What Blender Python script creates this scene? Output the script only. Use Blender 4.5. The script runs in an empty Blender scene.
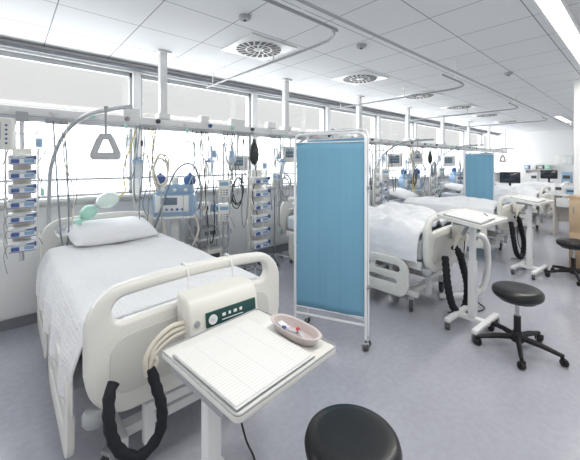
import bpy, bmesh, math, random
from mathutils import Vector, Matrix, Euler, noise
random.seed(7)
S = bpy.context.scene
COL = S.collection
PI = math.pi
V = Vector

# ------------------------------------------------------------ materials
def lin(c):
    out = []
    for v in c:
        v = v/255.0
        out.append(v/12.92 if v <= .04045 else ((v+.055)/1.055)**2.4)
    return out

def mat(name, c, rough=.5, metal=0.0, var=.04, vs=8.0, bump=0.0, bs=60.0, emit=0.0, alpha=1.0, coat=0.0, bd=.002):
    m = bpy.data.materials.new(name)
    m.use_nodes = True
    nt = m.node_tree
    b = nt.nodes['Principled BSDF']
    tc = nt.nodes.new('ShaderNodeTexCoord')
    nz = nt.nodes.new('ShaderNodeTexNoise'); nz.inputs['Scale'].default_value = vs; nz.inputs['Detail'].default_value = 3
    cr = nt.nodes.new('ShaderNodeValToRGB')
    l = lin(c)
    cr.color_ramp.elements[0].position = .3; cr.color_ramp.elements[1].position = .7
    cr.color_ramp.elements[0].color = [x*(1-var) for x in l]+[1]
    cr.color_ramp.elements[1].color = [min(1, x*(1+var)) for x in l]+[1]
    nt.links.new(tc.outputs['Object'], nz.inputs['Vector'])
    nt.links.new(nz.outputs['Fac'], cr.inputs['Fac'])
    nt.links.new(cr.outputs['Color'], b.inputs['Base Color'])
    b.inputs['Roughness'].default_value = rough
    b.inputs['Metallic'].default_value = metal
    b.inputs['Coat Weight'].default_value = coat
    if alpha < 1: b.inputs['Alpha'].default_value = alpha
    if emit > 0:
        nt.links.new(cr.outputs['Color'], b.inputs['Emission Color'])
        b.inputs['Emission Strength'].default_value = emit
    if bump > 0:
        n2 = nt.nodes.new('ShaderNodeTexNoise'); n2.inputs['Scale'].default_value = bs
        bp = nt.nodes.new('ShaderNodeBump'); bp.inputs['Strength'].default_value = bump; bp.inputs['Distance'].default_value = bd
        nt.links.new(tc.outputs['Object'], n2.inputs['Vector'])
        nt.links.new(n2.outputs['Fac'], bp.inputs['Height'])
        nt.links.new(bp.outputs['Normal'], b.inputs['Normal'])
    return m

M = dict(
    wall=mat('wall_paint', (230, 231, 231), .7, var=.01, vs=2),
    panel=mat('wall_panel', (218, 220, 222), .6, var=.015, vs=2),
    alu=mat('aluminium_frame', (172, 175, 179), .4, .2),
    pelmet=mat('dark_window_head', (120, 124, 130), .5, .2),
    darkbase=mat('grey_skirting', (125, 128, 134), .6),
    white=mat('white_enamel', (224, 225, 225), .35, var=.015, coat=.2),
    cream=mat('cream_plastic', (217, 217, 211), .38, var=.015, coat=.25),
    pumpc=mat('off_white_pump_plastic', (222, 221, 213), .4, var=.01, coat=.2),
    cream2=mat('cream_plastic_inlay', (200, 200, 195), .4, var=.015),
    grey=mat('grey_plastic', (156, 159, 163), .45),
    track=mat('curtain_track_paint', (148, 151, 156), .4),
    dgrey=mat('dark_grey_plastic', (66, 68, 72), .45),
    black=mat('black_rubber', (18, 18, 20), .5),
    leather=mat('black_leather', (20, 21, 24), .4, var=.1, vs=20, bump=.3, bs=160, bd=.001, coat=.08),
    sleeve=mat('black_quilted_sleeve', (22, 24, 32), .75, var=.2, vs=30, bump=.9, bs=40, bd=.008),
    chrome=mat('chrome_tube', (188, 191, 196), .22, .9, var=.01),
    pole=mat('grey_lacquered_pole', (162, 166, 170), .35, .1, var=.01, coat=.2),
    steel=mat('brushed_steel', (168, 171, 176), .32, .8),
    tube=mat('white_tube_metal', (228, 230, 232), .3, coat=.3, var=.01),
    matt=mat('mattress_cover', (205, 210, 218), .7),
    linen=mat('white_linen', (224, 225, 228), .85, var=.015, bump=.5, bs=18, bd=.012),
    pillow=mat('pillow_linen', (228, 229, 232), .85, var=.01, bump=.4, bs=14, bd=.012),
    blue=mat('blue_plastic', (58, 90, 148), .35, coat=.2),
    purple=mat('violet_plastic', (118, 112, 168), .35, coat=.2),
    lblue=mat('light_blue_plastic', (146, 172, 200), .35),
    cyan=mat('cyan_display', (120, 158, 188), .3, emit=.05),
    screen=mat('dark_screen', (22, 30, 42), .15, coat=.4),
    mscreen=mat('grey_blue_screen', (92, 112, 130), .2, coat=.4),
    trace=mat('trace_pale', (190, 215, 220), .4, emit=.2),
    green=mat('mint_silicone', (172, 220, 204), .3, alpha=.92),
    balloon=mat('pale_balloon_plastic', (214, 230, 224), .25, coat=.2),
    teal=mat('teal_label', (24, 70, 66), .35, var=.04, vs=20),
    yellow=mat('yellow_hose', (212, 188, 100), .4),
    beige=mat('pale_hose', (218, 212, 198), .45),
    clear=mat('clear_plastic', (212, 222, 230), .12, alpha=.55),
    line=mat('clear_tubing', (134, 143, 153), .2, alpha=.85),
    pink=mat('grey_pink_plastic', (198, 186, 183), .3),
    red=mat('red_plastic', (180, 44, 40), .4),
    wood=mat('wood_laminate', (186, 162, 134), .45, var=.08, vs=12),
    palewood=mat('pale_laminate', (208, 203, 194), .45, var=.03, vs=12),
    vent=mat('vent_slot_black', (26, 27, 30), .6),
    lamp=mat('lamp_diffuser', (255, 253, 244), .5, var=0, emit=5.0),
    grey_handle=mat('handle_grey', (176, 178, 180), .45),
    board=mat('notice_board', (222, 226, 222), .6),
    bagdark=mat('dark_breathing_bag', (30, 38, 36), .4, coat=.2),
    ink=mat('ink_white', (230, 233, 233), .5),
)

def cloth_blue():
    m = mat('blue_screen_fabric', (116, 166, 193), .9, var=.02, vs=2)
    nt = m.node_tree; b = nt.nodes['Principled BSDF']
    tc = nt.nodes.new('ShaderNodeTexCoord')
    w = nt.nodes.new('ShaderNodeTexNoise'); w.inputs['Scale'].default_value = 16
    mp = nt.nodes.new('ShaderNodeMapping'); mp.inputs['Scale'].default_value = (1, 1, .03)
    bp = nt.nodes.new('ShaderNodeBump'); bp.inputs['Strength'].default_value = .12; bp.inputs['Distance'].default_value = .006
    nt.links.new(tc.outputs['Object'], mp.inputs['Vector']); nt.links.new(mp.outputs['Vector'], w.inputs['Vector'])
    nt.links.new(w.outputs['Fac'], bp.inputs['Height']); nt.links.new(bp.outputs['Normal'], b.inputs['Normal'])
    return m
M['bluefab'] = cloth_blue()

def waffle():
    m = mat('white_waffle_cotton', (222, 223, 225), .9, var=.01)
    nt = m.node_tree; b = nt.nodes['Principled BSDF']
    tc = nt.nodes.new('ShaderNodeTexCoord')
    ck = nt.nodes.new('ShaderNodeTexVoronoi'); ck.inputs['Scale'].default_value = 50; ck.inputs['Randomness'].default_value = 0.3
    n2 = nt.nodes.new('ShaderNodeTexNoise'); n2.inputs['Scale'].default_value = 7; n2.inputs['Detail'].default_value = 5
    ad = nt.nodes.new('ShaderNodeMath'); ad.operation = 'MULTIPLY_ADD'; ad.inputs[1].default_value = 6.0
    bp = nt.nodes.new('ShaderNodeBump'); bp.inputs['Strength'].default_value = .6; bp.inputs['Distance'].default_value = .008
    nt.links.new(tc.outputs['Object'], ck.inputs['Vector']); nt.links.new(tc.outputs['Object'], n2.inputs['Vector'])
    nt.links.new(n2.outputs['Fac'], ad.inputs[0]); nt.links.new(ck.outputs['Distance'], ad.inputs[2])
    nt.links.new(ad.outputs['Value'], bp.inputs['Height']); nt.links.new(bp.outputs['Normal'], b.inputs['Normal'])
    return m
M['sheet'] = waffle()

def brickmat(name, c1, mortar, sx, sy, ms, rough=.6, off=0.0, loc=(0, 0, 0)):
    m = bpy.data.materials.new(name); m.use_nodes = True
    nt = m.node_tree; b = nt.nodes['Principled BSDF']
    tc = nt.nodes.new('ShaderNodeTexCoord'); mp = nt.nodes.new('ShaderNodeMapping'); mp.inputs['Location'].default_value = loc
    br = nt.nodes.new('ShaderNodeTexBrick'); br.offset = off; br.squash = 1
    br.inputs['Scale'].default_value = 1; br.inputs['Brick Width'].default_value = sx; br.inputs['Row Height'].default_value = sy
    br.inputs['Mortar Size'].default_value = ms; br.inputs['Mortar Smooth'].default_value = .1
    br.inputs['Color1'].default_value = lin(c1)+[1]; br.inputs['Color2'].default_value = [x*.98 for x in lin(c1)]+[1]
    br.inputs['Mortar'].default_value = lin(mortar)+[1]
    nt.links.new(tc.outputs['Object'], mp.inputs['Vector']); nt.links.new(mp.outputs['Vector'], br.inputs['Vector'])
    nt.links.new(br.outputs['Color'], b.inputs['Base Color'])
    b.inputs['Roughness'].default_value = rough
    return m
M['ceil'] = brickmat('ceiling_tiles', (216, 218, 220), (132, 135, 140), .5833, .5833, .0045, .8, 0, (.29, -.05, 0))
M['paper'] = brickmat('printed_form_paper', (222, 222, 218), (200, 202, 204), .09, .0125, .0013, .8)

def floor_mat():
    m = mat('vinyl_floor', (170, 171, 180), .18, var=.05, vs=1.5)
    nt = m.node_tree; b = nt.nodes['Principled BSDF']
    cr = [n for n in nt.nodes if n.type == 'VALTORGB'][0]
    tc = [n for n in nt.nodes if n.type == 'TEX_COORD'][0]
    nz = nt.nodes.new('ShaderNodeTexNoise'); nz.inputs['Scale'].default_value = 26; nz.inputs['Detail'].default_value = 6
    r2 = nt.nodes.new('ShaderNodeValToRGB'); r2.color_ramp.elements[0].position = .35; r2.color_ramp.elements[1].position = .65
    r2.color_ramp.elements[0].color = (.92, .92, .93, 1); r2.color_ramp.elements[1].color = (1.0, 1.0, 1.0, 1)
    mx = nt.nodes.new('ShaderNodeMixRGB'); mx.blend_type = 'MULTIPLY'; mx.inputs[0].default_value = 1
    nt.links.new(tc.outputs['Object'], nz.inputs['Vector']); nt.links.new(nz.outputs['Fac'], r2.inputs['Fac'])
    nt.links.new(cr.outputs['Color'], mx.inputs[1]); nt.links.new(r2.outputs['Color'], mx.inputs[2])
    nt.links.new(mx.outputs['Color'], b.inputs['Base Color'])
    return m
M['floor'] = floor_mat()

def glass_mat(name, kind):
    m = bpy.data.materials.new(name); m.use_nodes = True
    nt = m.node_tree; nt.nodes.clear()
    o = nt.nodes.new('ShaderNodeOutputMaterial'); t = nt.nodes.new('ShaderNodeBsdfTransparent')
    mx = nt.nodes.new('ShaderNodeMixShader')
    if kind == 'clear':
        g = nt.nodes.new('ShaderNodeBsdfGlossy'); t.inputs['Color'].default_value = (.97, .975, .975, 1); g.inputs['Roughness'].default_value = .05
        mx.inputs[0].default_value = .05
    else:
        g = nt.nodes.new('ShaderNodeBsdfTranslucent'); t.inputs['Color'].default_value = (.95, .955, .96, 1); g.inputs['Color'].default_value = (.82, .84, .85, 1)
        mx.inputs[0].default_value = .75
    nt.links.new(t.outputs[0], mx.inputs[1]); nt.links.new(g.outputs[0], mx.inputs[2]); nt.links.new(mx.outputs[0], o.inputs[0])
    return m
M['glass'] = glass_mat('window_glass', 'clear'); M['frost'] = glass_mat('frosted_blind', 'frost')

# ------------------------------------------------------------ mesh builder
def catmull(pts, n=8, closed=False):
    P = [V(p) for p in pts]
    if len(P) < 3 or n <= 1: return P
    out = []
    L = len(P)
    rng = range(L if closed else L-1)
    for i in rng:
        if closed: a, b, c, d = P[(i-1) % L], P[i], P[(i+1) % L], P[(i+2) % L]
        else: a, b, c, d = P[max(i-1, 0)], P[i], P[i+1], P[min(i+2, L-1)]
        for k in range(n):
            t = k/n
            out.append(.5*((2*b)+(c-a)*t+(2*a-5*b+4*c-d)*t*t+(3*b-a-3*c+d)*t**3))
    if not closed: out.append(P[-1])
    return out

def loop(w, h, r, cx=0, cy=0, n=5):
    pts = []
    for (qx, qy, a0) in ((w/2-r, h/2-r, 0), (-w/2+r, h/2-r, 90), (-w/2+r, -h/2+r, 180), (w/2-r, -h/2+r, 270)):
        for k in range(n+1):
            a = math.radians(a0+90*k/n); pts.append((cx+qx+r*math.cos(a), cy+qy+r*math.sin(a)))
    return pts

class MB:
    def __init__(self): self.bm = bmesh.new()
    def merge(self, b, mtx=None):
        if mtx is not None: bmesh.ops.transform(b, matrix=mtx, verts=b.verts)
        me = bpy.data.meshes.new('tmp'); b.to_mesh(me); b.free()
        self.bm.from_mesh(me); bpy.data.meshes.remove(me)
        return self
    def box(self, c, s, bev=0, rot=None, seg=2):
        b = bmesh.new(); bmesh.ops.create_cube(b, size=1)
        bmesh.ops.scale(b, vec=V(s), verts=b.verts)
        if bev > 0:
            bmesh.ops.bevel(b, geom=list(b.edges), offset=min(bev, min(s)*.49), segments=seg, profile=.5, affect='EDGES')
        m = Matrix.Translation(V(c))
        if rot: m = m @ Euler(rot).to_matrix().to_4x4()
        return self.merge(b, m)
    def tube(self, pts, r, seg=10, sm=1, closed=False, corr=None, flat=1.0):
        P = catmull(pts, sm, closed)
        if corr:
            d = [0]
            for i in range(1, len(P)): d.append(d[-1]+(P[i]-P[i-1]).length)
            n = max(4, int(d[-1]/(corr[1]/2))); Q = []; j = 0
            for k in range(n+1):
                t = d[-1]*k/n
                while j < len(P)-2 and d[j+1] < t: j += 1
                q = (t-d[j])/max(1e-6, d[j+1]-d[j]); Q.append(P[j].lerp(P[j+1], min(1, q)))
            P = Q
        bm = self.bm; N = len(P); rings = []
        t0 = (P[1]-P[0]).normalized()
        up = V((0, 0, 1)) if abs(t0.z) < .9 else V((1, 0, 0))
        nrm = (up - t0*up.dot(t0)).normalized()
        for i in range(N):
            if closed: t = (P[(i+1) % N]-P[i-1]).normalized()
            else: t = (P[min(i+1, N-1)]-P[max(i-1, 0)])
            t = t.normalized() if t.length > 1e-8 else t0
            nrm = (nrm - t*nrm.dot(t)); nrm = nrm.normalized() if nrm.length > 1e-8 else V((1, 0, 0))
            bn = t.cross(nrm)
            rr = (r[min(i, len(r)-1)] if isinstance(r, (list, tuple)) else r)
            if corr: rr = rr*(1-corr[0]*(i % 2))
            rings.append([bm.verts.new(P[i]+(nrm*math.cos(2*PI*k/seg)+bn*math.sin(2*PI*k/seg)*flat)*rr) for k in range(seg)])
        for i in range(N if closed else N-1):
            A, B = rings[i], rings[(i+1) % N]
            for k in range(seg):
                bm.faces.new((A[k], A[(k+1) % seg], B[(k+1) % seg], B[k]))
        if not closed:
            bm.faces.new(list(reversed(rings[0]))); bm.faces.new(rings[-1])
        return self
    def lathe(self, prof, c=(0, 0, 0), seg=24, rot=None, sx=1, sy=1):
        b = bmesh.new(); rings = []
        for (r, z) in prof:
            if r < 1e-5: rings.append([b.verts.new((0, 0, z))])
            else: rings.append([b.verts.new((r*math.cos(2*PI*k/seg)*sx, r*math.sin(2*PI*k/seg)*sy, z)) for k in range(seg)])
        for A, B in zip(rings, rings[1:]):
            for k in range(seg):
                k2 = (k+1) % seg
                if len(A) == 1 and len(B) > 1: b.faces.new((A[0], B[k], B[k2]))
                elif len(B) == 1 and len(A) > 1: b.faces.new((A[k], A[k2], B[0]))
                elif len(A) > 1: b.faces.new((A[k], A[k2], B[k2], B[k]))
        if len(rings[0]) > 1: b.faces.new(rings[0])
        if len(rings[-1]) > 1: b.faces.new(rings[-1])
        bmesh.ops.recalc_face_normals(b, faces=b.faces)
        m = Matrix.Translation(V(c))
        if rot: m = m @ Euler(rot).to_matrix().to_4x4()
        return self.merge(b, m)
    def prism(self, outer, holes=(), th=.02, plane='XZ', off=0, bev=0, mtx=None):
        b = bmesh.new(); edges = []
        for lp in [outer]+list(holes):
            vs = [b.verts.new((p[0], p[1], 0)) for p in lp]
            for i in range(len(vs)): edges.append(b.edges.new((vs[i], vs[(i+1) % len(vs)])))
        bmesh.ops.triangle_fill(b, use_beauty=True, use_dissolve=False, edges=edges)
        r = bmesh.ops.extrude_face_region(b, geom=list(b.faces))
        vv = [g for g in r['geom'] if isinstance(g, bmesh.types.BMVert)]
        bmesh.ops.translate(b, vec=V((0, 0, th)), verts=vv)
        bmesh.ops.translate(b, vec=V((0, 0, -th/2)), verts=b.verts)
        bmesh.ops.recalc_face_normals(b, faces=b.faces)
        if bev > 0:
            es = [e for e in b.edges if len(e.link_faces) == 2 and e.calc_face_angle(0) > 1.2]
            bmesh.ops.bevel(b, geom=es, offset=bev, segments=3, profile=.5, affect='EDGES')
        if plane == 'XZ': m = Matrix(((1, 0, 0, 0), (0, 0, 1, off), (0, 1, 0, 0), (0, 0, 0, 1)))
        elif plane == 'YZ': m = Matrix(((0, 0, 1, off), (1, 0, 0, 0), (0, 1, 0, 0), (0, 0, 0, 1)))
        else: m = Matrix.Translation((0, 0, off))
        if mtx is not None: m = mtx @ m
        self.merge(b, m)
        bmesh.ops.recalc_face_normals(self.bm, faces=self.bm.faces)
        return self
    def grid(self, fn, nu, nv):
        vs = [[self.bm.verts.new(fn(i/nu, j/nv)) for j in range(nv+1)] for i in range(nu+1)]
        for i in range(nu):
            for j in range(nv):
                self.bm.faces.new((vs[i][j], vs[i+1][j], vs[i+1][j+1], vs[i][j+1]))
        return self
    def build(self, name, m, parent=None, ang=40, loc=None):
        me = bpy.data.meshes.new(name)
        self.bm.to_mesh(me); self.bm.free()
        for p in me.polygons: p.use_smooth = True
        try: me.set_sharp_from_angle(angle=math.radians(ang))
        except Exception: pass
        me.materials.append(m)
        o = bpy.data.objects.new(name, me); COL.objects.link(o)
        if parent: o.parent = parent
        if loc: o.location = loc
        return o

def tag(o, label=None, cat=None, group=None, kind=None):
    if label: o['label'] = label
    if cat: o['category'] = cat
    if group: o['group'] = group
    if kind: o['kind'] = kind
    return o
def thing(name, label, cat, loc, rz=0, group=None):
    o = bpy.data.objects.new(name, None); COL.objects.link(o)
    o.empty_display_size = .1
    o.location = loc; o.rotation_euler = (0, 0, rz)
    return tag(o, label, cat, group)
def dup(root, loc=None, rz=None, label=None, group=None):
    r = root.copy(); COL.objects.link(r)
    if loc is not None: r.location = loc
    if rz is not None: r.rotation_euler = (0, 0, rz)
    if label: r['label'] = label
    if group: r['group'] = group
    for ch in list(root.children):
        c = ch.copy(); COL.objects.link(c); c.parent = r
        for g in list(ch.children):
            d = g.copy(); COL.objects.link(d); d.parent = c
    return r
def struct(mb, name, m, parent=None):
    o = mb.build(name, m, parent, 30)
    if parent is None: o['kind'] = 'structure'
    return o

# ------------------------------------------------------------ camera
cam = bpy.data.cameras.new('camera'); co = bpy.data.objects.new('camera', cam); COL.objects.link(co)
co.location = (0, 0, 1.5); co.rotation_euler = (PI/2, 0, math.radians(48.37-90))
cam.sensor_fit = 'HORIZONTAL'; cam.sensor_width = 36; cam.lens = 36*320/580; cam.shift_y = -67/580
cam.clip_start = .05
S.camera = co

# ------------------------------------------------------------ room
CEIL = 2.7; WN = 4.15; U0 = -3.0; U1 = 15.0; N0 = -2.5
struct(MB().box(((U0+U1)/2, (N0+WN+.25)/2, -.05), (U1-U0, WN+.25-N0, .1)), 'floor', M['floor'])
struct(MB().box(((U0+U1)/2, (N0+WN+.25)/2, CEIL+.05), (U1-U0, WN+.25-N0, .1)), 'ceiling', M['ceil'])
w = MB().box(((U0+U1)/2, WN+.125, .55), (U1-U0, .25, 1.1)).box(((U0+U1)/2, WN+.125, 2.65), (U1-U0, .25, .1))
mull = [-2.3+1.75*k for k in range(10)]
for u in mull: w.box((u, WN+.1, 1.85), (.09, .2, 1.5))
struct(w, 'wall_window_side', M['wall'])
struct(MB().box((U1+.1, (N0+WN)/2, CEIL/2), (.2, WN-N0+.5, CEIL)), 'wall_far_end', M['wall'])
struct(MB().box(((U0+U1)/2, WN-.01, .06), (U1-U0, .02, .12)), 'baseboard_window_side', M['darkbase'])
struct(MB().box((U1-.01, (N0+WN)/2, .06), (.02, WN-N0, .12)), 'baseboard_far_end', M['darkbase'])
struct(MB().box(((U0+U1)/2, WN-.06, 1.12), (U1-U0, .16, .035), .008), 'trim_1', M['white'])
p = MB()
u = U0+.02
while u < U1-.6:
    p.box((u+.4375, WN-.012, .6), (.86, .02, .9), .006); u += .875
struct(p, 'trim_2', M['panel'])
struct(MB().box(((U0+U1)/2, WN-.04, 2.635), (U1-U0, .08, .04), .005), 'trim_3', M['pelmet'])
for k in range(len(mull)-1):
    a, b = mull[k]+.045, mull[k+1]-.045
    e = bpy.data.objects.new('window_%d' % (k+1), None); COL.objects.link(e); e.location = ((a+b)/2, WN+.08, 1.1); e['kind'] = 'structure'
    W = b-a; f = MB()
    for z, h in ((.03, .05), (.22, .022), (.95, .05), (1.475, .05)): f.box((0, 0, z), (W, .05, h), .004)
    for x in (-W/2+.015, W/2-.015): f.box((x, 0, .75), (.03, .05, 1.5), .004)
    f.build('window_frame', M['alu'], e)
    MB().box((0, .0, 1.21), (W-.06, .006, .5)).build('upper_pane', M['glass'], e)
    MB().box((0, .0, .49), (W-.06, .006, .9)).build('lower_frosted_pane', M['frost'], e)
struct(MB().box((6.36, .5, CEIL/2), (.5, .46, CEIL), .01), 'wall_column', M['wall'])

# ------------------------------------------------------------ ceiling items
def vent(loc, label):
    t = thing('ceiling_vent', label, 'air vent', loc, 0, 'swirl air vents in the ceiling')
    MB().box((0, 0, -.006), (.57, .57, .012), .003).build('frame', M['white'], t)
    MB().lathe([(.0, -.016), (.245, -.016), (.25, -.012), (.25, -.008), (0, -.008)], seg=40).build('face_disc', M['white'], t)
    s = MB()
    for ring, (r0, r1, n) in enumerate(((.055, .125, 12), (.14, .235, 20))):
        for k in range(n):
            a = 2*PI*(k+.5*ring)/n; wd = PI/n*.7
            pts = [(r0*math.cos(a-wd), r0*math.sin(a-wd)), (r1*math.cos(a-wd+.12), r1*math.sin(a-wd+.12)),
                   (r1*math.cos(a+wd+.12), r1*math.sin(a+wd+.12)), (r0*math.cos(a+wd), r0*math.sin(a+wd))]
            vs = [s.bm.verts.new((x, y, -.0175)) for x, y in pts]; s.bm.faces.new(list(reversed(vs)))
    s.build('slots', M['vent'], t)
    MB().lathe([(0, -.026), (.02, -.024), (.03, -.017), (.03, -.015), (0, -.015)]).build('hub', M['white'], t)
ordn = ['nearest', 'second nearest', 'third nearest', 'fourth nearest', 'fifth nearest', 'farthest']
for k in range(6):
    vent((1.98+1.755*k, 2.72, CEIL), 'square white swirl air vent with dark slots, %s of the row' % ordn[k])
def strip(u0, u1, n, label, w=.12):
    t = thing('strip_light', label, 'ceiling light', ((u0+u1)/2, n, CEIL), 0, 'strip lights in the ceiling')
    L = u1-u0; f = MB()
    for s in (-1, 1): f.box((0, s*(w/2+.008), -.015), (L, .016, .03)); f.box((s*(L/2), 0, -.015), (.016, w, .03))
    f.build('frame', M['white'], t)
    MB().box((0, 0, -.012), (L-.02, w, .02)).build('diffuser', M['lamp'], t)
strip(1.2, 6.0, .49, 'long glowing strip light in the ceiling, nearest on the right')
strip(6.4, 10.0, .49, 'glowing strip light beyond the column, continuing the nearest strip')
strip(10.4, 12.2, 1.55, 'short glowing strip light near the far end wall')
for (x, y, lab) in ((1.46, 2.2, 'small round grey smoke detector near the closest air vent'), (2.7, 1.95, 'small grey sprinkler head between first two air vents'),
                    (5.0, 1.25, 'small round grey ceiling sensor beyond the curtain track')):
    t = thing('smoke_detector', lab, 'smoke detector', (x, y, CEIL))
    MB().lathe([(0, 0), (.05, 0), (.05, -.015), (.04, -.03), (0, -.034)]).build('housing', M['grey'], t)
    MB().lathe([(0, -.034), (.014, -.034), (.012, -.042), (0, -.044)], seg=12).build('sensor_tip', M['dgrey'], t)

def track(pts, drops, label, sm=1):
    t = thing('curtain_track', label, 'curtain track', (pts[0][0], pts[0][1], 2.55), 0, 'curtain tracks under the ceiling')
    o = V((pts[0][0], pts[0][1], 2.55))
    MB().tube([V(q)-o for q in pts], .0125, 10, sm).build('rail', M['track'], t)
    for (x, y) in drops:
        q = V((x, y, 2.55))-o
        MB().tube([q, q+V((0, 0, .15))], .008, 8).lathe([(.03, 0), (.03, -.01), (.01, -.012)], q+V((0, 0, .15)), 12).build('drop_rod', M['white'], t)
track([(-1.0, 1.5, 2.55), (6.0, 1.5, 2.55), (13.5, 1.5, 2.55)], [(-.4, 1.5), (3.9, 1.5), (6.6, 1.5), (9.2, 1.5), (12, 1.5)],
      'long straight grey curtain track running the length of the ward')
def perp(u, label, u0):
    t = [(u0, 1.64, 2.55), (u0+.5, 1.64, 2.55), (u-.35, 1.64, 2.55), (u-.14, 1.67, 2.55), (u-.03, 1.79, 2.55), (u, 2.0, 2.55), (u, 3.0, 2.55), (u, 4.08, 2.55)]
    track(t, [(u-.5, 1.64), (u, 2.6), (u, 3.9)], label, 6)
perp(2.08, 'curved grey curtain track above the nearer blue screen', -1.0)
perp(4.75, 'curved grey curtain track over second bed bay', 3.9)
perp(7.4, 'curved grey curtain track over the middle bed bay', 6.6)
perp(10.0, 'curved grey curtain track over the farthest bed bays', 9.2)

# ------------------------------------------------------------ supply beam
BN = 3.5; BZ = 1.91
t = thing('supply_beam', 'white medical supply beam hung on white posts along the windows', 'supply beam', (0, BN, BZ))
MB().box((5.4, 0, 0), (16.4, .11, .12), .012).build('beam', M['white'], t)
MB().box((5.4, -.075, -.03), (16.4, .012, .028), .003).box((5.4, -.06, -.03), (16.4, .03, .01)).build('equipment_rail', M['steel'], t)
for k in range(-2, 8):
    u = 1.27+1.755*k
    MB().box((u, .0, .42), (.075, .075, .74), .006).box((u, 0, .78), (.14, .14, .02), .003).box((u, 0, .09), (.12, .125, .06), .004).build('post', M['white'], t)
sk = [M['white'], M['blue'], M['green'], M['grey'], M['dgrey'], M['white']]
for i in range(44):
    u = -1.2+i*.3
    m = sk[(i*7+i//3) % 6]
    b = MB().lathe([(.0, 0), (.024, 0), (.024, .02), (.012, .022), (.012, .05), (0, .05)], (u, -.05, .028), 12, rot=(PI/2, 0, 0))
    b.build('gas_outlet', m, t)
for x, z, sx in ((-.4, .12, .05), (.95, .1, .16), (1.75, .1, .1), (2.2, .1, .2), (2.75, .11, .14), (4.8, .1, .2), (6.9, .1, .2)):
    MB().box((x, 0, z), (sx, .08, .09), .01).build('control_box', M['white'], t)

def castor(mbw, mbf, x, y, r=.06, ang=0):
    mbw.lathe([(0, -.018), (r*.9, -.018), (r, -.01), (r, .01), (r*.9, .018), (0, .018)], (x, y, r), 18, rot=(PI/2, 0, ang))
    c, s = math.cos(ang), math.sin(ang)
    for q in (-1, 1):
        mbf.box((x-s*.026*q, y+c*.026*q, r*1.25), (r*.7, .008, r*1.3), .003, rot=(0, 0, ang))
    mbf.box((x, y, r*2.05), (r*.8, .062, r*.35), .006, rot=(0, 0, ang))

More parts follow.
